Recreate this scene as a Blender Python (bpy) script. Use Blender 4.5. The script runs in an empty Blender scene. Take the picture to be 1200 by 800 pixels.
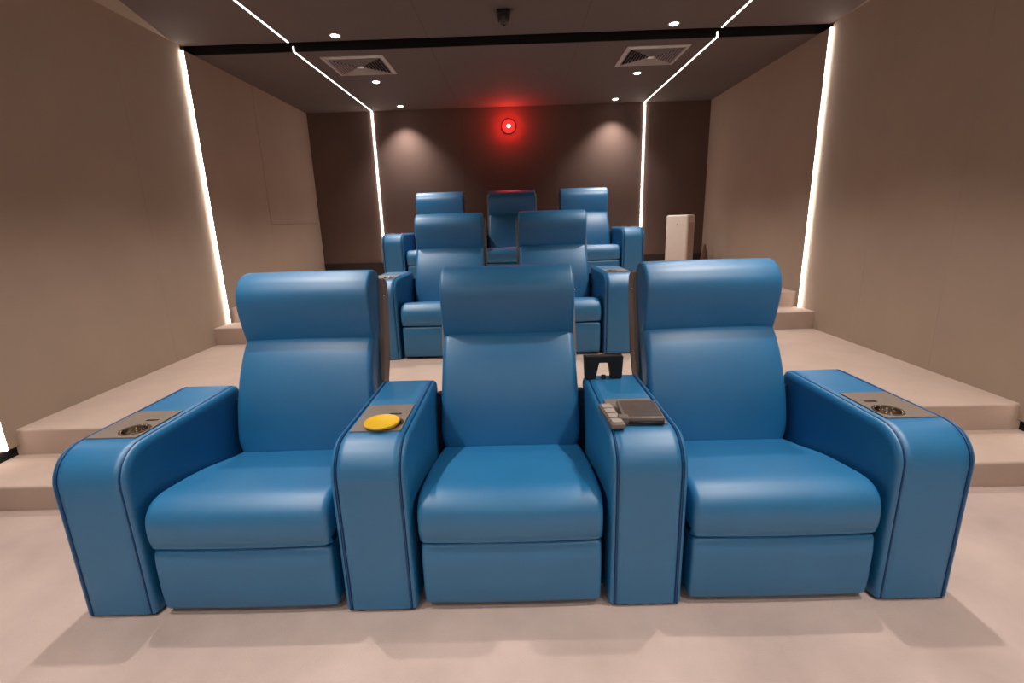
import bpy, bmesh, math, random
from mathutils import Vector, Matrix

random.seed(4)
SC = bpy.context.scene
COL = SC.collection
PI = math.pi

# ------------------------------------------------------------------ camera
FPX, PITCH, ROLL, YAW = 567.18, .2454, .0307, -.0115
CAM = Vector((.039, 0, 1.269))


def ray_dir(a, b, fwd):
    c, s = math.cos(ROLL), math.sin(ROLL)
    rt, up = a * c + b * s, -a * s + b * c
    c, s = math.cos(PITCH), math.sin(PITCH)
    y, z = fwd * c + up * s, -fwd * s + up * c
    c, s = math.cos(YAW), math.sin(YAW)
    return Vector((rt * c + y * s, -rt * s + y * c, z))


cd = bpy.data.cameras.new('camera')
cam = bpy.data.objects.new('camera', cd)
COL.objects.link(cam)
R_, U_, F_ = ray_dir(1, 0, 0), ray_dir(0, 1, 0), ray_dir(0, 0, 1)
M = Matrix((R_, U_, -F_)).transposed().to_4x4()
M.translation = CAM
cam.matrix_world = M
cd.sensor_width = 36
cd.lens = FPX / 1200 * 36
cd.clip_start = .02
SC.camera = cam

# ------------------------------------------------------------------ world and exposure
W = bpy.data.worlds.new('world')
SC.world = W
W.use_nodes = True
W.node_tree.nodes['Background'].inputs[0].default_value = (.5, .45, .42, 1)
W.node_tree.nodes['Background'].inputs[1].default_value = .02
SC.view_settings.view_transform = 'Standard'
SC.view_settings.look = 'None'
SC.view_settings.gamma = 1
SC.view_settings.use_curve_mapping = False
SC.view_settings.exposure = 0.0
DOWNLIGHT_POWER = 88
DOWNLIGHT_COLOR = (1, .93, .88)
LED_COLOR = (1, .93, .86)
LED_WALL, LED_CEIL, LED_BACK = 15.0, 4.0, 14.0
LED_FILL = 30.0  # fill strip behind the camera, added to brighten the seats


# ------------------------------------------------------------------ materials
def srgb(r, g, b):
    f = lambda c: ((c / 255 + .055) / 1.055) ** 2.4 if c > 10 else c / 255 / 12.92
    return (f(r), f(g), f(b), 1)


def mat(name, col, rough=.6, metal=0, noise=0, nscale=30, bump=0, bscale=200, spec=.5, stretch=None, sheen=0):
    m = bpy.data.materials.new(name)
    m.use_nodes = True
    nt = m.node_tree
    b = nt.nodes['Principled BSDF']
    b.inputs['Base Color'].default_value = col
    b.inputs['Roughness'].default_value = rough
    b.inputs['Metallic'].default_value = metal
    b.inputs['Specular IOR Level'].default_value = spec
    if sheen:
        b.inputs['Sheen Weight'].default_value = sheen
    tc = nt.nodes.new('ShaderNodeTexCoord')
    mp = nt.nodes.new('ShaderNodeMapping')
    nt.links.new(tc.outputs['Object'], mp.inputs[0])
    if stretch:
        mp.inputs['Scale'].default_value = stretch
    if noise:
        n = nt.nodes.new('ShaderNodeTexNoise')
        n.inputs['Scale'].default_value = nscale
        n.inputs['Detail'].default_value = 6
        nt.links.new(mp.outputs[0], n.inputs[0])
        r = nt.nodes.new('ShaderNodeValToRGB')
        r.color_ramp.elements[0].position = .3
        r.color_ramp.elements[1].position = .7
        r.color_ramp.elements[0].color = tuple(c * (1 - noise) for c in col[:3]) + (1,)
        r.color_ramp.elements[1].color = tuple(min(1, c * (1 + noise)) for c in col[:3]) + (1,)
        nt.links.new(n.outputs[0], r.inputs[0])
        nt.links.new(r.outputs[0], b.inputs['Base Color'])
    if bump:
        n = nt.nodes.new('ShaderNodeTexNoise')
        n.inputs['Scale'].default_value = bscale
        n.inputs['Detail'].default_value = 3
        nt.links.new(mp.outputs[0], n.inputs[0])
        bp = nt.nodes.new('ShaderNodeBump')
        bp.inputs['Strength'].default_value = bump
        bp.inputs['Distance'].default_value = .002
        nt.links.new(n.outputs[0], bp.inputs['Height'])
        nt.links.new(bp.outputs[0], b.inputs['Normal'])
    return m


def emit(name, col, strength, base=(.8, .8, .8, 1)):
    m = bpy.data.materials.new(name)
    m.use_nodes = True
    b = m.node_tree.nodes['Principled BSDF']
    b.inputs['Base Color'].default_value = base
    b.inputs['Emission Color'].default_value = tuple(col[:3]) + (1,)
    b.inputs['Emission Strength'].default_value = strength
    return m


MT = dict(
    leather=mat('blue_leather', srgb(20, 113, 164), .45, noise=.05, nscale=6, bump=.12, bscale=420, spec=1.0),
    piping=mat('blue_piping', srgb(12, 66, 116), .45, noise=.05, nscale=20),
    shell=mat('taupe_back_shell', srgb(146, 128, 116), .6, noise=.06, nscale=12, bump=.1),
    black=mat('black_plastic', srgb(16, 14, 14), .5, noise=.1, nscale=20),
    navy=mat('navy_frame', srgb(12, 30, 56), .6, noise=.1, nscale=20),
    steel=mat('brushed_steel', srgb(158, 144, 133), .38, metal=.45, noise=.12, nscale=40, stretch=(1, 14, 1)),
    chrome=mat('polished_chrome', srgb(225, 215, 205), .12, metal=1, noise=.02),
    carpet=mat('beige_carpet', srgb(194, 173, 163), .95, noise=.13, nscale=3.2, bump=.6, bscale=260, spec=.1),
    carpet2=mat('beige_carpet_platform', srgb(196, 174, 160), .95, noise=.05, nscale=5, bump=.6, bscale=260, spec=.1),
    wall=mat('taupe_wall_fabric', srgb(168, 148, 131), .88, noise=.035, nscale=2.5, bump=.35, bscale=500, spec=.2),
    joint=mat('wall_joint_backing', srgb(120, 104, 92), .9, noise=.1),
    backw=mat('brown_back_wall_fabric', srgb(110, 89, 81), .88, noise=.04, nscale=3, bump=.35, bscale=500, spec=.2),
    ceil=mat('taupe_ceiling_panel', srgb(112, 98, 92), .85, noise=.04, nscale=1.5, bump=.2, bscale=400, spec=.2),
    slot=mat('black_slot', srgb(10, 8, 7), .9, noise=.1),
    skirt=mat('dark_skirting', srgb(52, 38, 34), .7, noise=.1),
    led_wall=emit('led_wall_strip', LED_COLOR, LED_WALL),
    led_ceil=emit('led_ceiling_strip', LED_COLOR, LED_CEIL),
    led_fill=emit('led_fill_strip', LED_COLOR, LED_FILL),
    led_back=emit('led_back_strip', LED_COLOR, LED_BACK),
    lens=emit('downlight_lens', (1, .93, .86), 14),
    trimring=mat('white_light_trim', srgb(205, 195, 185), .5, noise=.03),
    vent=mat('grey_vent_metal', srgb(205, 196, 190), .4, metal=.2, noise=.05),
    white=mat('white_plastic', srgb(240, 222, 208), .45, noise=.02),
    grey=mat('grey_grille', srgb(196, 176, 164), .6, noise=.05, nscale=60),
    yellow=mat('yellow_silicone', srgb(240, 190, 30), .5, noise=.04, nscale=40),
    screen=mat('screen_cloth', srgb(190, 190, 190), .8, noise=.02),
    dark=mat('dark_gloss', srgb(48, 42, 40), .22, noise=.1),
    tabletglass=mat('tablet_glass', srgb(96, 84, 78), .25, noise=.08),  # taupe reflection on the dark glass put into its colour
    remote=mat('remote_grey', srgb(120, 108, 100), .45, noise=.06),
    key=mat('remote_key', srgb(176, 162, 150), .5, noise=.03),
    brown=mat('brown_wood', srgb(112, 78, 60), .6, noise=.15, nscale=18),
    redlens=emit('red_lens_halo', (1, .03, .025), 1.1, (.3, .01, .01, 1)),
    redhousing=mat('red_lamp_housing', srgb(150, 30, 26), .5, noise=.05),
    redcore=emit('red_lamp_core', (1, .62, .45), 40),
)


# ------------------------------------------------------------------ mesh helpers
def obj(name, bm, m, parent=None, smooth=True, loc=None, angle=40):
    bmesh.ops.recalc_face_normals(bm, faces=bm.faces)
    me = bpy.data.meshes.new(name)
    bm.to_mesh(me)
    bm.free()
    me.materials.append(MT[m])
    if smooth:
        me.polygons.foreach_set('use_smooth', [True] * len(me.polygons))
        me.set_sharp_from_angle(angle=math.radians(angle))
    o = bpy.data.objects.new(name, me)
    COL.objects.link(o)
    if loc:
        o.location = loc
    if parent:
        o.parent = parent
    return o


def add_box(bm, x0, x1, y0, y1, z0, z1, bev=0, seg=3):
    r = bmesh.ops.create_cube(bm, size=1)
    vs = r['verts']
    for v in vs:
        v.co = Vector(((x0 + x1) / 2 + v.co.x * (x1 - x0), (y0 + y1) / 2 + v.co.y * (y1 - y0), (z0 + z1) / 2 + v.co.z * (z1 - z0)))
    if bev:
        es = {e for v in vs for e in v.link_edges}
        bmesh.ops.bevel(bm, geom=list(es), offset=bev, segments=seg, profile=.5, affect='EDGES')
    return bm


def box(x0, x1, y0, y1, z0, z1, bev=0, seg=3):
    return add_box(bmesh.new(), x0, x1, y0, y1, z0, z1, bev, seg)


def prism(pts, x0, x1):
    """closed (y,z) outline extruded along x"""
    bm = bmesh.new()
    a = [bm.verts.new((x0, y, z)) for y, z in pts]
    b = [bm.verts.new((x1, y, z)) for y, z in pts]
    n = len(pts)
    bm.faces.new(a)
    bm.faces.new(b[::-1])
    for i in range(n):
        bm.faces.new((a[i], a[(i + 1) % n], b[(i + 1) % n], b[i]))
    return bm


def add_lathe(bm, prof, c=(0, 0, 0), n=28):
    rings = []
    for r, z in prof:
        if r < 1e-6:
            rings.append([bm.verts.new((c[0], c[1], c[2] + z))])
        else:
            rings.append([bm.verts.new((c[0] + r * math.cos(2 * PI * k / n), c[1] + r * math.sin(2 * PI * k / n), c[2] + z)) for k in range(n)])
    for a, b in zip(rings, rings[1:]):
        for k in range(n):
            q = [a[k % len(a)], a[(k + 1) % len(a)], b[(k + 1) % len(b)], b[k % len(b)]]
            q = [v for i, v in enumerate(q) if v not in q[:i]]
            if len(q) > 2:
                bm.faces.new(q)
    return bm


def add_tube(bm, pts, r, n=8):
    """tube along 3D points"""
    rings = []
    for i, p in enumerate(pts):
        p = Vector(p)
        t = (Vector(pts[min(i + 1, len(pts) - 1)]) - Vector(pts[max(i - 1, 0)])).normalized()
        a = Vector((1, 0, 0)) if abs(t.x) < .9 else Vector((0, 0, 1))
        u = t.cross(a).normalized()
        v = t.cross(u)
        rings.append([bm.verts.new(p + r * (math.cos(2 * PI * k / n) * u + math.sin(2 * PI * k / n) * v)) for k in range(n)])
    for a, b in zip(rings, rings[1:]):
        for k in range(n):
            bm.faces.new((a[k], a[(k + 1) % n], b[(k + 1) % n], b[k]))
    bm.faces.new(rings[0])
    bm.faces.new(rings[-1][::-1])
    return bm


def spline(pts, per=6):
    """closed Catmull-Rom through (y,z) points"""
    out = []
    n = len(pts)
    for i in range(n):
        p0, p1, p2, p3 = (Vector(pts[(i + k - 1) % n]) for k in range(4))
        for j in range(per):
            t = j / per
            out.append(.5 * ((2 * p1) + (p2 - p0) * t + (2 * p0 - 5 * p1 + 4 * p2 - p3) * t * t + (3 * p1 - p0 - 3 * p2 + p3) * t ** 3))
    return out


def normals2(P):
    n = len(P)
    area = sum(P[i].x * P[(i + 1) % n].y - P[(i + 1) % n].x * P[i].y for i in range(n))
    sg = 1 if area > 0 else -1
    N = []
    for i in range(n):
        t = (P[(i + 1) % n] - P[i - 1]).normalized()
        N.append(Vector((t.y, -t.x)) * sg)
    return N


def pillow(prof, hw, r, seg=6, crown=0, per=6, mid=6, flare=None):
    """upholstered block: closed (y,z) profile swept along x, edges rounded with radius r, slight crown"""
    P = spline(prof, per)
    N = normals2(P)
    st = []
    for k in range(seg + 1):
        a = PI / 2 * k / seg
        st.append((-hw + r * (1 - math.sin(a)) if False else -hw + r - r * math.cos(a), r - r * math.sin(a)))
    core = [(-hw + r + (2 * hw - 2 * r) * k / mid, 0) for k in range(1, mid)]
    st = st + core + [(-x, d) for x, d in reversed(st)]
    bm = bmesh.new()
    rings = []
    for x, d in st:
        c = crown * (1 - (x / hw) ** 2)
        rings.append([bm.verts.new((x, p.x - q.x * (d - c), p.y - q.y * (d - c))) for p, q in zip(P, N)])
    n = len(P)
    for a, b in zip(rings, rings[1:]):
        for k in range(n):
            bm.faces.new((a[k], a[(k + 1) % n], b[(k + 1) % n], b[k]))
    bm.faces.new(rings[0])
    bm.faces.new(rings[-1][::-1])
    if flare:
        for v in bm.verts:
            v.co.x *= 1 + flare[1] * max(0, flare[0] - v.co.z)
    return bm


def tag(o, label=None, cat=None, group=None, kind=None):
    if label:
        o['label'] = label
    if cat:
        o['category'] = cat
    if group:
        o['group'] = group
    if kind:
        o['kind'] = kind
    return o


def thing(name, label, cat, loc=(0, 0, 0), rz=0, group=None):
    o = bpy.data.objects.new(name, None)
    COL.objects.link(o)
    o.empty_display_size = .1
    o.location = loc
    o.rotation_euler = (0, 0, rz)
    return tag(o, label, cat, group)


def struct(name, bm, m, label, smooth=False, parent=None):
    o = obj(name, bm, m, parent, smooth)
    return tag(o, label, None, None, 'structure')


def copy_tree(o, parent=None):
    c = o.copy()
    COL.objects.link(c)
    c.parent = parent
    for ch in KIDS.get(o.name, []):
        copy_tree(ch, c)
    return c


# ------------------------------------------------------------------ room dimensions (metres)
HW = 2.64                     # half width of the room
Z1A, Z1, Z2A, Z2 = .124, .2676, .4186, .5557
YS1, YS2, YS3, YS4 = 2.03, 2.368, 4.171, 4.432
YLED, YLED0, YB = 4.39, 2.31, 6.795
YFRONT = -1.9
HC, HR = 2.73, 2.691
YG0, YG1 = 4.425, 4.53        # dark slot across the ceiling
LX = 1.765                    # ceiling light lines
SX = 1.60                     # aisle steps reach in to here

# floor and platforms
struct('floor', box(-2.8, 2.8, YFRONT - .1, YB + .2, -.1, 0), 'carpet', 'mottled beige carpet floor in front of the first row')


def nosed(y0, y1, z0, z1, x0, x1):
    r = .012
    pts = [(y0, z0), (y0, z1 - r)] + [(y0 + r - r * math.cos(a), z1 - r + r * math.sin(a)) for a in (PI / 8, PI / 4, 3 * PI / 8)] + [(y0 + r, z1), (y1, z1), (y1, z0)]
    return prism(pts, x0, x1)


struct('floor_1', nosed(YS2, YS4 + .1, 0, Z1, -HW - .02, HW + .02), 'carpet2', 'carpeted platform carrying the middle row of recliners', True)
struct('floor_2', nosed(YS4, YB + .05, Z1, Z2, -HW - .02, HW + .02), 'carpet2', 'highest carpeted platform carrying the back row of recliners', True)
k = 0
for s, side in ((-1, 'beside the wall with the access hatch'), (1, 'beside the wall nearest the white air purifier')):
    for (y0, y1, z0, z1, what) in ((YS1, YS2, 0, Z1A, 'low carpeted step up to the middle platform'), (YS3, YS4, Z1, Z2A, 'carpeted step up to the back platform')):
        k += 1
        a, b = sorted((s * SX, s * (HW + (.1 if z0 == 0 else .01))))
        struct('step_%d' % k, nosed(y0, y1, z0, z1, a, b), 'carpet2', '%s, %s' % (what, side), True)

# ------------------------------------------------------------------ side walls: backing with fabric panels
GAP = .0004


def xbox(s, xin, xout, y0, y1, z0, z1, bev=.003):
    a, b = sorted((s * xin, s * xout))
    return box(a, b, y0, y1, z0, z1, bev, 2)


for s, side in ((-1, 'left'), (1, 'right')):
    wl = struct('wall_' + side, xbox(s, HW + .045, HW + .16, YFRONT - .1, YB + .2, 0, HC + .2, 0), 'joint',
                'taupe fabric panelled side wall with access hatch' if s < 0 else 'taupe fabric panelled side wall near the white air purifier')

    def panel(xin, y0, y1, z0, z1, nm='wall_panel'):
        return obj(nm, xbox(s, xin, HW + .046, y0 + GAP / 2, y1 - GAP / 2, z0, z1, .0008), 'wall', wl, False)
    # front section (stands furthest out)
    for y0, y1 in ((YFRONT, -.85), (-.85, .2), (.2, 1.25), (1.25, YLED0)):
        panel(HW + .03, y0, y1, .08, HC)
    # middle section
    for y0, y1 in ((YLED0, 3.65), (3.65, YLED)) if s < 0 else ((YLED0, 2.95), (2.95, 3.65), (3.65, YLED)):
        panel(HW, y0, y1, .18, HC)
    # rear section
    XR = HW - .026
    if s < 0:
        panel(XR, YLED, 5.435, .2, HR)
        panel(XR, 5.435, 6.735, .2, 1.302)
        hp = panel(XR - .002, 5.435 + .004, 6.735, 1.306, HR, 'access_hatch')
        hp['label'] = 'flush access hatch outlined by thin joints'
        panel(XR, 6.735, YB, .2, HR)
    else:
        panel(XR, YLED, 5.435, .2, HR)
        panel(XR, 5.435, YB, .2, HR)
    # dark recessed base under the panels
    struct('baseboard_' + side, xbox(s, HW + .02, HW + .05, YFRONT, YS2, 0, .175, 0), 'slot', 'black recessed base under the %s wall panels' % side)

# back wall: dark side fields and a central field between the light lines
wb = struct('wall_back', box(-HW - .1, HW + .1, YB + .03, YB + .15, 0, HC + .2), 'joint', 'dark brown fabric back wall behind the last row')
for x0, x1 in ((-HW, -LX - .016), (LX + .016, HW)):
    obj('wall_panel', box(x0, x1, YB + .004, YB + .04, Z2, HR, .003, 2), 'backw', wb, False)
for x0, x1 in ((-LX + .016, -.6), (-.6, .6), (.6, LX - .016)):
    obj('wall_panel', box(x0 + .001, x1 - .001, YB, YB + .04, Z2, HR, .002, 2), 'backw', wb, False)
struct('baseboard_back', box(-HW + .03, HW - .03, YB - .018, YB + .01, Z2, Z2 + .2, .004, 2), 'skirt', 'dark brown skirting along the back wall')
struct('wall_front', box(-HW - .1, HW + .1, YFRONT - .1, YFRONT, 0, HC + .2), 'wall', 'taupe wall behind the screen')
scr = thing('cinema_screen', 'pale projection screen facing the seating rows', 'screen', (0, YFRONT + .05, .7))
obj('screen_frame', box(-2.0, 2.0, -.045, -.002, 0, 1.75, .01, 2), 'black', scr)
obj('screen_surface', box(-1.94, 1.94, -.002, .004, .06, 1.69), 'screen', scr, False)

# ------------------------------------------------------------------ ceiling
cl = struct('ceiling', box(-HW - .1, HW + .1, YFRONT - .1, YB + .15, HC + .05, HC + .15), 'slot', 'taupe panelled ceiling with two light lines and a dark slot')
SW = .0072
for (y0, y1, z) in ((YFRONT, YG0, HC), (YG1, YB + .05, HR)):
    for x0, x1 in ((-HW - .05, -LX - SW), (-LX + SW, -.62), (-.62, .62), (.62, LX - SW), (LX + SW, HW + .05)):
        ys = [y0, y0 + (y1 - y0) * .5, y1] if z == HC else [y0, y1]
        for a, b in zip(ys, ys[1:]):
            obj('ceiling_panel', box(x0 + .0006, x1 - .0006, a + .0006, b - .0006, z, HC + .06, .0015, 1), 'ceil', cl, False)
struct('trim_3', box(-HW - .05, HW + .05, YG1 - .012, YG1, HR, HC + .06), 'slot', 'black fascia closing the slot across the ceiling')
struct('trim_4', box(-HW - .05, HW + .05, YG0, YG0 + .006, HC + .002, HC + .06), 'slot', 'black lip on the front edge of the ceiling slot')
# narrow wedge-shaped cover strips along the top of the side walls
for s in (-1, 1):
    bm = bmesh.new()
    w = .17 if s < 0 else .04
    z = HC
    pts = [(s * HW, 4.28), (s * HW, 1.6), (s * (HW - w * 3.6), 1.6)]
    a = [bm.verts.new((x, y, z - .006)) for x, y in pts]
    b = [bm.verts.new((x, y, z)) for x, y in pts]
    bm.faces.new(a)
    bm.faces.new(b[::-1])
    for i in range(3):
        bm.faces.new((a[i], a[(i + 1) % 3], b[(i + 1) % 3], b[i]))
    struct('trim_%d' % (1 if s < 0 else 2), bm, 'wall', 'wedge shaped taupe cover strip where %s wall meets ceiling' % ('hatch' if s < 0 else 'purifier side'))

# ------------------------------------------------------------------ LED lines
GL = 'recessed white LED lines'


def led(name, bm, m, label):
    o = obj(name, bm, m, None, False)
    return tag(o, label, 'light strip', GL)


for s, nm in ((-1, 'the wall with the access hatch'), (1, 'the wall near the white air purifier')):
    led('led_strip', xbox(s, HW - .024, HW - .002, YLED - .008, YLED + .001, Z2A + .002, HR - .002, 0), 'led_wall',
        'vertical white LED line on %s, above the steps' % nm)
    led('led_strip', xbox(s, HW + .002, HW + .028, YLED0 - .007, YLED0 + .001, .18, HC - .002, 0), 'led_wall',
        'vertical white LED line beside the low step of %s' % nm)
    for y0, y1, z, w in ((YFRONT, YG0, HC, 'front ceiling'), (YG1, YB, HR, 'rear ceiling')):
        a, b = sorted((s * (LX - SW + .001), s * (LX + SW - .001)))
        led('led_strip', box(a, b, y0 if z == HC else y0 - .018, y1 - .003, z - .002, z + .014 if z == HC else HC), 'led_ceil', 'white LED line along the %s towards %s' % (w, nm))
    a, b = sorted((s * (LX - .006), s * (LX + .006)))
    led('led_strip', box(a, b, YB - .010, YB + .02, Z2 + .2, HR - .001), 'led_back', 'vertical white LED line on the back wall towards %s' % nm)

led('led_strip', box(-LX + .03, LX - .03, -1.52, -1.46, HC - .006, HC + .001), 'led_fill', 'added unseen white LED fill line across the ceiling above the screen')  # out of view, added for an even sheen on the seat backs

# ------------------------------------------------------------------ downlights
ROWS = [(6.57, HR, 'in front of the back wall'), (5.475, HR, 'above the back row seats'), (4.305, HC, 'just ahead of the dark ceiling slot'),
        (3.23, HC, 'above the middle row'), (2.15, HC, 'above the front row backs'), (1.05, HC, 'above the front row footrests'), (-.1, HC, 'near the screen'), (-1.25, HC, 'added as unseen fill right before the screen')]  # last row is unseen, added to brighten the screen wall


def downlight(x, y, z, label):
    t = thing('downlight', label, 'downlight', (x, y, z), 0, 'recessed ceiling downlights')
    bm = bmesh.new()
    add_lathe(bm, [(.034, 0), (.034, -.003), (.042, -.005), (.048, -.003), (.048, 0)])
    obj('trim_ring', bm, 'trimring', t)
    bm = bmesh.new()
    add_lathe(bm, [(0, -.014), (.014, -.0125), (.028, -.007), (.0335, 0)])
    obj('lens', bm, 'lens', t)
    L = bpy.data.lights.new('downlight_lamp', 'SPOT')
    L.energy = DOWNLIGHT_POWER * (.85 if y > 6 else 1)
    L.color = DOWNLIGHT_COLOR
    L.spot_size = math.radians(104 if y > 6 else 98)
    L.spot_blend = 1 if y > 6 else .75
    L.shadow_soft_size = .03
    lo = bpy.data.objects.new('downlight_lamp', L)
    COL.objects.link(lo)
    lo.parent = t
    lo.location = (0, 0, -.03)
    return t


for y, z, w in ROWS:
    for s, nm in ((-1, 'on the access hatch side'), (1, 'on the white purifier side')):
        downlight(s * 1.34, y, z, 'small round downlight %s %s' % (w, nm))

# ------------------------------------------------------------------ ceiling air diffusers
def diffuser(x, y, label):
    t = thing('ceiling_diffuser', label, 'air vent', (x, y, HR), 0, 'square air diffusers in the ceiling')
    S = .275

    def ring(r0, z0, r1, z1, th):
        bm = bmesh.new()
        rows = []
        for r, z in ((r0, z0), (r1, z1), (r1, z1 + th), (r0, z0 + th)):
            rows.append([bm.verts.new((a * r, b * r, z)) for a, b in ((-1, -1), (1, -1), (1, 1), (-1, 1))])
        for i in range(4):
            for j in range(4):
                p, q = rows[i], rows[(i + 1) % 4]
                bm.faces.new((p[j], p[(j + 1) % 4], q[(j + 1) % 4], q[j]))
        return bm
    obj('frame', ring(S, -.006, S - .035, -.014, .006), 'vent', t, False)
    obj('backing', box(-S + .03, S - .03, -S + .03, S - .03, -.0035, -.0005), 'slot', t, False)
    for i in range(8):
        r = S - .042 - i * .026
        obj('louver', ring(r, -.018, r - .004, -.005, .002), 'vent', t, False)
    obj('centre_plate', box(-.03, .03, -.03, .03, -.018, -.012, .002, 1), 'vent', t, False)
    return t


diffuser(-1.335, 4.94, 'square grey louvred air diffuser in ceiling towards the hatch wall')
diffuser(1.335, 4.94, 'square grey louvred air diffuser in ceiling towards the purifier side wall')

# small black ceiling sensor
t = thing('ceiling_sensor', 'small black domed sensor hanging from the front ceiling', 'sensor', (.005, 3.95, HC))
obj('base', box(-.05, .05, -.045, .045, -.03, 0, .008, 2), 'black', t)
bm = bmesh.new()
add_lathe(bm, [(.044, -.028), (.043, -.06), (.036, -.078), (.02, -.088), (.008, -.09), (.006, -.1), (0, -.101)], n=24)
obj('dome', bm, 'dark', t)

# red projector lamp on the back wall
t = thing('projector_lamp', 'glowing red lamp with bright core high on the back wall', 'lamp', (.003, YB, 2.453))


def lathe_y(prof, n=28):
    bm = add_lathe(bmesh.new(), prof, n=n)
    bmesh.ops.rotate(bm, verts=bm.verts, cent=(0, 0, 0), matrix=Matrix.Rotation(PI / 2, 3, 'X'))
    return bm


obj('housing', lathe_y([(.0, .0), (.082, .0), (.082, .012), (.080, .018), (0, .018)]), 'redhousing', t)
obj('red_lens', lathe_y([(.086, .017), (.080, .030), (.062, .042), (.036, .05), (.012, .053), (0, .0535)]), 'redlens', t)  # glowing dome widened to imitate the lamp's red bloom
obj('lamp_core', lathe_y([(.02, .051), (.018, .058), (.010, .063), (0, .064)]), 'redcore', t)
L = bpy.data.lights.new('red_glow', 'POINT')  # added just off the wall; its pool stands in for the halo
L.energy = 10
L.color = (1, .03, .02)
L.shadow_soft_size = .05
lo = bpy.data.objects.new('red_glow', L)
COL.objects.link(lo)
lo.parent = t
lo.location = (0, -.095, 0)

# ------------------------------------------------------------------ recliners
PITCHX = .885
AW = .244
AH = .60
CUPX, CUPY, CUPR = .035, .185, .042
KIDS = {}


def kid(o, p):
    KIDS.setdefault(p.name, []).append(o)
    return o


def arm_path():
    r = .115
    P, N = [], []

    def a(y, z, ny, nz):
        P.append((y, z))
        N.append(Vector((ny, nz)).normalized())
    for z in (.012, .10, .2, .3, .4, AH - r):
        a(0, z, -1, 0)
    for k in range(1, 9):
        t = PI / 2 * k / 8
        a(r - r * math.cos(t), AH - r + r * math.sin(t), -math.cos(t), math.sin(t))
    for y in (.13, .355, .45, .65):
        a(y, AH, 0, 1)
    r2 = .04
    for k in range(1, 6):
        t = PI / 2 * k / 5
        a(.65 + r2 * math.sin(t), AH - r2 + r2 * math.cos(t), math.sin(t), math.cos(t))
    for z in (.3, .012):
        a(.69, z, 1, 0)
    return P, N


def arm_body():
    P, N = arm_path()
    half = [(.0, 0), (.078, 0), (.094, .001), (.0985, .007), (.1035, .0075), (.1065, .0015), (.112, .003), (.1175, .009), (.121, .019), (.122, .032)]
    xs = [(-x, d) for x, d in reversed(half)] + half[1:]
    bm = bmesh.new()
    G = [[bm.verts.new((x, y - n.x * d, z - n.y * d if z > .02 else z)) for x, d in xs] for (y, z), n in zip(P, N)]
    for i in range(len(G) - 1):
        hole = abs(P[i][0] - .13) < 1e-6 and abs(P[i + 1][0] - .355) < 1e-6
        for j in range(len(xs) - 1):
            if hole and max(abs(xs[j][0]), abs(xs[j + 1][0])) <= .0781:
                continue
            bm.faces.new((G[i][j], G[i][j + 1], G[i + 1][j + 1], G[i + 1][j]))
    bm.faces.new([g[0] for g in G])
    bm.faces.new([g[-1] for g in G][::-1])
    bm.faces.new([v for v in G[0]] + [v for v in G[-1]][::-1])
    return bm


def piping_mesh(x):
    P, N = arm_path()
    pts = [(x, y - n.x * .0035, z - n.y * .0035 if z > .02 else z) for (y, z), n in zip(P, N)]
    return add_tube(bmesh.new(), pts, .0034, 8)


def plate_mesh(cx):
    hx, y0, y1, z0, z1 = .085, .125, .360, AH + .0005, AH + .0045
    cy = CUPY
    angs = [2 * PI * k / 40 for k in range(40)]
    for px, py in ((hx, y0), (hx, y1), (-hx, y0), (-hx, y1)):
        angs.append(math.atan2(py - cy, px - cx) % (2 * PI))
    angs.sort()
    bm = bmesh.new()
    rings = [[], [], [], []]
    for a in angs:
        c, s = math.cos(a), math.sin(a)
        t = min([(hx - cx) / c if c > 1e-9 else 9, (-hx - cx) / c if c < -1e-9 else 9, (y1 - cy) / s if s > 1e-9 else 9, (y0 - cy) / s if s < -1e-9 else 9])
        o = (cx + c * t, cy + s * t)
        i = (cx + c * CUPR, cy + s * CUPR)
        for r, (q, z) in zip(rings, ((i, z0), (i, z1), (o, z1), (o, z0))):
            r.append(bm.verts.new((q[0], q[1], z)))
    n = len(angs)
    for a, b in ((0, 1), (1, 2), (2, 3)):
        for k in range(n):
            bm.faces.new((rings[a][k], rings[a][(k + 1) % n], rings[b][(k + 1) % n], rings[b][k]))
    return bm


def build_arm(parent, x, inward, name='armrest', cup=True):
    """inward: +1 or -1, the side the cup holder leans to"""
    arm = kid(obj(name, arm_body(), 'leather', parent, True, (x, 0, 0), 50), parent)
    cx = CUPX * inward
    for sx in (-1, 1):
        kid(obj('piping', piping_mesh(sx * .101), 'piping', arm), arm)
    kid(obj('cup_plate', plate_mesh(cx), 'steel', arm, True, None, 30), arm)
    bm = bmesh.new()
    add_lathe(bm, [(CUPR + .006, AH + .0045), (CUPR + .005, AH + .006), (CUPR, AH + .0065), (CUPR - .003, AH + .005), (CUPR - .004, AH - .038), (CUPR - .012, AH - .044), (0, AH - .044)], (cx, CUPY, 0), 32)
    kid(obj('cup_holder', bm, 'chrome', arm), arm)
    bm = box(cx - .022, cx + .022, .262, .275, AH + .004, AH + .0058, .0012, 1)
    kid(obj('control_button', bm, 'dark', arm), arm)
    kid(obj('plinth', box(-.112, .112, .012, .67, 0, .014), 'black', arm, False), arm)
    return arm


def backrest_mesh(prof):
    bm = pillow(prof, .288, .026, 6, .006, flare=(.77, .1))
    for v in bm.verts:
        k = max(0, (.40 - v.co.z) / .1)
        v.co.x *= 1 - .075 * k * k
    return bm


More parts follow.
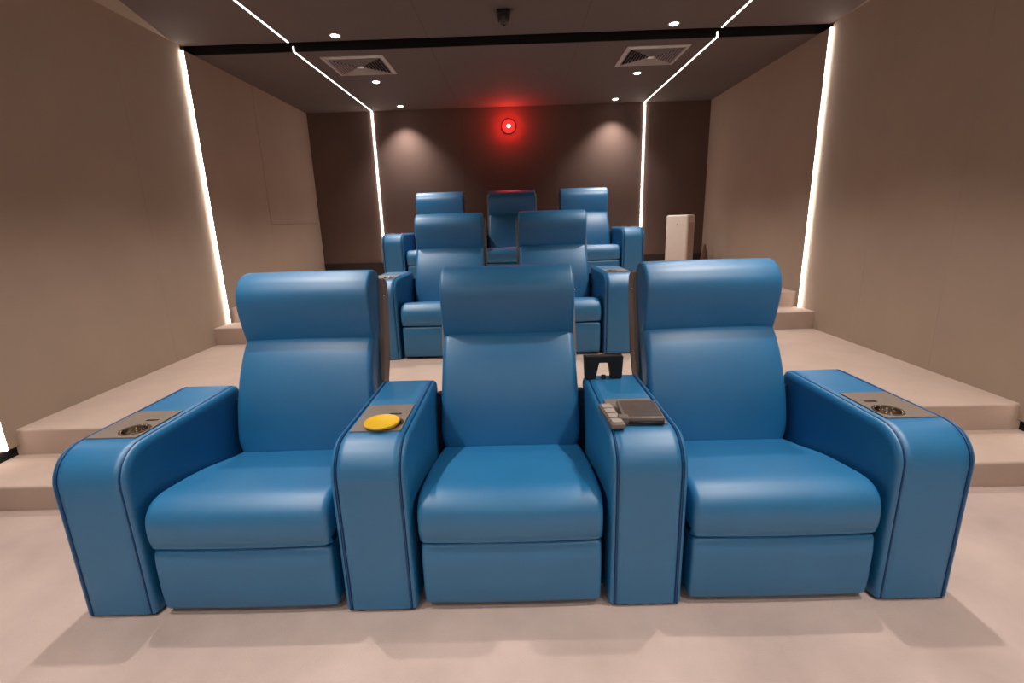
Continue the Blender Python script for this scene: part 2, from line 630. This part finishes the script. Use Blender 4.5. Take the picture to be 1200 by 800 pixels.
def build_recliner(name, arm=0):
    t = thing(name, '', 'recliner')
    # seat
    seat = [(.03, .258), (.004, .272), (-.004, .315), (.002, .365), (.028, .400), (.075, .417), (.16, .410), (.30, .388), (.45, .350), (.60, .315), (.66, .295), (.66, .25), (.5, .235), (.25, .245)]
    kid(obj('seat_cushion', pillow(seat, .300, .024, 6, .005), 'leather', t), t)
    rest = [(.012, .024), (.003, .07), (.002, .14), (.003, .20), (.014, .245), (.05, .249), (.10, .247), (.11, .14), (.10, .020), (.05, .016)]
    kid(obj('footrest', pillow(rest, .296, .016, 5, .003), 'leather', t), t)
    # backrest, lower cushion
    back = [(.580, .262), (.556, .315), (.562, .42), (.588, .54), (.634, .655), (.690, .747), (.735, .785), (.80, .79), (.835, .76), (.80, .62), (.755, .46), (.715, .33), (.66, .26)]
    b = kid(obj('backrest', backrest_mesh(back), 'leather', t), t)
    head = [(.752, .752), (.730, .782), (.713, .842), (.700, .905), (.696, .957), (.707, 1.004), (.742, 1.047), (.797, 1.071), (.862, 1.064), (.898, 1.030), (.905, .98), (.885, .90), (.860, .82), (.82, .765)]
    kid(obj('headrest', pillow(head, .290, .015, 5, .003), 'leather', b), b)
    shell = [(.690, .22), (.705, .36), (.745, .53), (.788, .68), (.825, .80), (.856, .90), (.872, .98), (.865, 1.025), (.935, 1.015), (.958, .97), (.950, .88), (.928, .78), (.898, .66), (.855, .50), (.805, .33), (.765, .215)]
    kid(obj('back_shell', pillow(shell, .309, .010, 3, 0, 4, 1, flare=(.66, -.22)), 'shell', b), b)
    for sx in (-1, 1):
        for yy, zz in ((.735, .56), (.75, .62), (.84, .95)):
            bm = bmesh.new()
            bmesh.ops.create_icosphere(bm, subdivisions=2, radius=.006)
            kid(obj('snap_button', bm, 'chrome', b, True, (sx * (.309 if zz > .9 else .301), yy + .03, zz)), b)
    kid(obj('base_frame', box(-.318, .318, .105, .66, .0, .25, .004, 1), 'navy', t, False), t)
    kid(obj('back_frame', prism([(.60, .2), (.635, .54), (.68, .54), (.68, .2)], -.3195, .3195), 'navy', t, False), t)
    if arm:
        build_arm(t, arm * PITCHX / 2, -arm)
    return t


rec_mid = build_recliner('recliner')
rec_l = build_recliner('recliner', -1)
rec_r = build_recliner('recliner', 1)
console = thing('console_armrest', '', 'armrest')
build_arm(console, 0, 1, 'console_body')
ROW = [(0, 1.36, 0), (-.078, 3.515, Z1), (.018, 5.437, Z2)]
used = set()


def place(proto, loc, label, group):
    if proto.name in used:
        o = copy_tree(proto)
    else:
        used.add(proto.name)
        o = proto
    o.location = loc
    return tag(o, label, None, group)


def rec(proto, x, row, label):
    x0, y, z = ROW[row]
    return place(proto, (x0 + x, y, z), label, 'blue leather recliners')


def con(x, row, label):
    x0, y, z = ROW[row]
    return place(console, (x0 + x, y, z), label, 'shared armrest consoles')


rec(rec_l, -PITCHX, 0, 'blue leather end recliner in the front row, beside the yellow coaster console')
rec(rec_mid, 0, 0, 'blue leather recliner in the front row between the two shared consoles')
rec(rec_r, PITCHX, 0, 'blue leather end recliner in the front row, beside the remote control console')
con(-PITCHX / 2, 0, 'blue front row armrest console with a yellow coaster on it')
con(PITCHX / 2, 0, 'blue front row armrest console with a remote control on it')
rec(rec_l, -PITCHX / 2, 1, 'blue leather recliner of the two-seat middle row, on access hatch side')
rec(rec_r, PITCHX / 2, 1, 'blue leather recliner of the two-seat middle row, on white purifier side')
con(0, 1, 'blue armrest console between the two middle row recliners')
rec(rec_l, -PITCHX, 2, 'blue leather end recliner in the back row, on access hatch side')
rec(rec_mid, 0, 2, 'blue leather recliner in the back row straight under the red lamp')
rec(rec_r, PITCHX, 2, 'blue leather end recliner in the back row, nearest the white purifier')
con(-PITCHX / 2, 2, 'blue back row armrest console on the access hatch side')
con(PITCHX / 2, 2, 'blue back row armrest console on the white purifier side')

# ------------------------------------------------------------------ things on the front row
TOP = AH + .0045
# yellow coaster over the cup holder
t = thing('coaster', 'round yellow silicone coaster covering a console cup holder', 'coaster', (-PITCHX / 2 + .012, 1.36 + .172, TOP + .005))
bm = bmesh.new()
add_lathe(bm, [(0, 0), (.056, 0), (.060, .003), (.060, .009), (.057, .011), (.053, .0085), (0, .0085)], n=40)
obj('disc', bm, 'yellow', t)
# remote control
t = thing('remote_control', 'grey remote control with pale keys lying on console plate', 'remote control', (.352, 1.53, TOP), math.radians(4))
obj('body', box(-.024, .024, -.085, .105, 0, .018, .005, 2), 'remote', t)
for i in range(4):
    obj('key', box(-.018, .018, -.075 + i * .043, -.042 + i * .043, .017, .023, .002, 1), 'key', t)
# folded control tablet
t = thing('control_tablet', 'dark glossy control tablet lying beside the remote control', 'tablet', (.452, 1.55, TOP), math.radians(-3))
obj('tablet_body', box(-.068, .068, -.07, .09, .009, .024, .004, 2), 'remote', t)
obj('tablet_glass', box(-.058, .062, -.058, .082, .024, .0255), 'tabletglass', t, False)
obj('hinge_foot', box(-.066, .066, -.073, -.060, 0, .010, .002, 1), 'black', t)
obj('corner_clip', box(-.084, -.05, -.075, -.045, .002, .028, .003, 1), 'remote', t)
# black arched bracket at the rear end of the console
t = thing('arched_bracket', 'black arched bracket standing at the rear end of the remote console', 'bracket', (.402, 1.985, AH))
bm = bmesh.new()
out = [(-.078, 0), (-.083, .100), (.083, .100), (.078, 0), (.032, 0), (.022, .076), (-.022, .076), (-.032, 0)]
a = [bm.verts.new((x, -.02, z)) for x, z in out]
b = [bm.verts.new((x, .02, z)) for x, z in out]
bm.faces.new(a)
bm.faces.new(b[::-1])
for i in range(len(out)):
    j = (i + 1) % len(out)
    bm.faces.new((a[i], a[j], b[j], b[i]))
bmesh.ops.bevel(bm, geom=bm.edges[:], offset=.003, segments=2, affect='EDGES')
obj('arch', bm, 'black', t)
bm = bmesh.new()
add_lathe(bm, [(0, 0), (.009, .001), (.011, .009), (.009, .016), (0, .019)], n=16)
obj('knob', bm, 'dark', t, True, (.0, -.012, 0))

# ------------------------------------------------------------------ things at the back
t = thing('air_purifier', 'white tower air purifier standing in the back corner', 'air purifier', (2.14, 6.3, Z2), math.radians(-42))
obj('body', box(-.14, .14, -.115, .115, .012, .715, .022, 4), 'white', t)
obj('side_grille', box(.139, .143, -.085, .085, .08, .62, .001, 1), 'grey', t)
bm = bmesh.new()
add_lathe(bm, [(0, 0), (.012, 0), (.012, .003), (0, .004)], n=16)
bmesh.ops.rotate(bm, verts=bm.verts, cent=(0, 0, 0), matrix=Matrix.Rotation(PI / 2, 3, 'X'))
obj('indicator', bm, 'grey', t, True, (.01, -.115, .60))
obj('foot', box(-.125, .125, -.1, .1, 0, .014), 'grey', t, False)
t = thing('floor_cone', 'small brown cone standing by the side wall behind the purifier', 'cone', (HW - .12, 6.45, Z2))
bm = bmesh.new()
add_lathe(bm, [(0, 0), (.085, 0), (.085, .012), (.074, .016), (.045, .16), (.012, .325), (.006, .333), (0, .334)], n=20)
obj('cone_body', bm, 'brown', t)
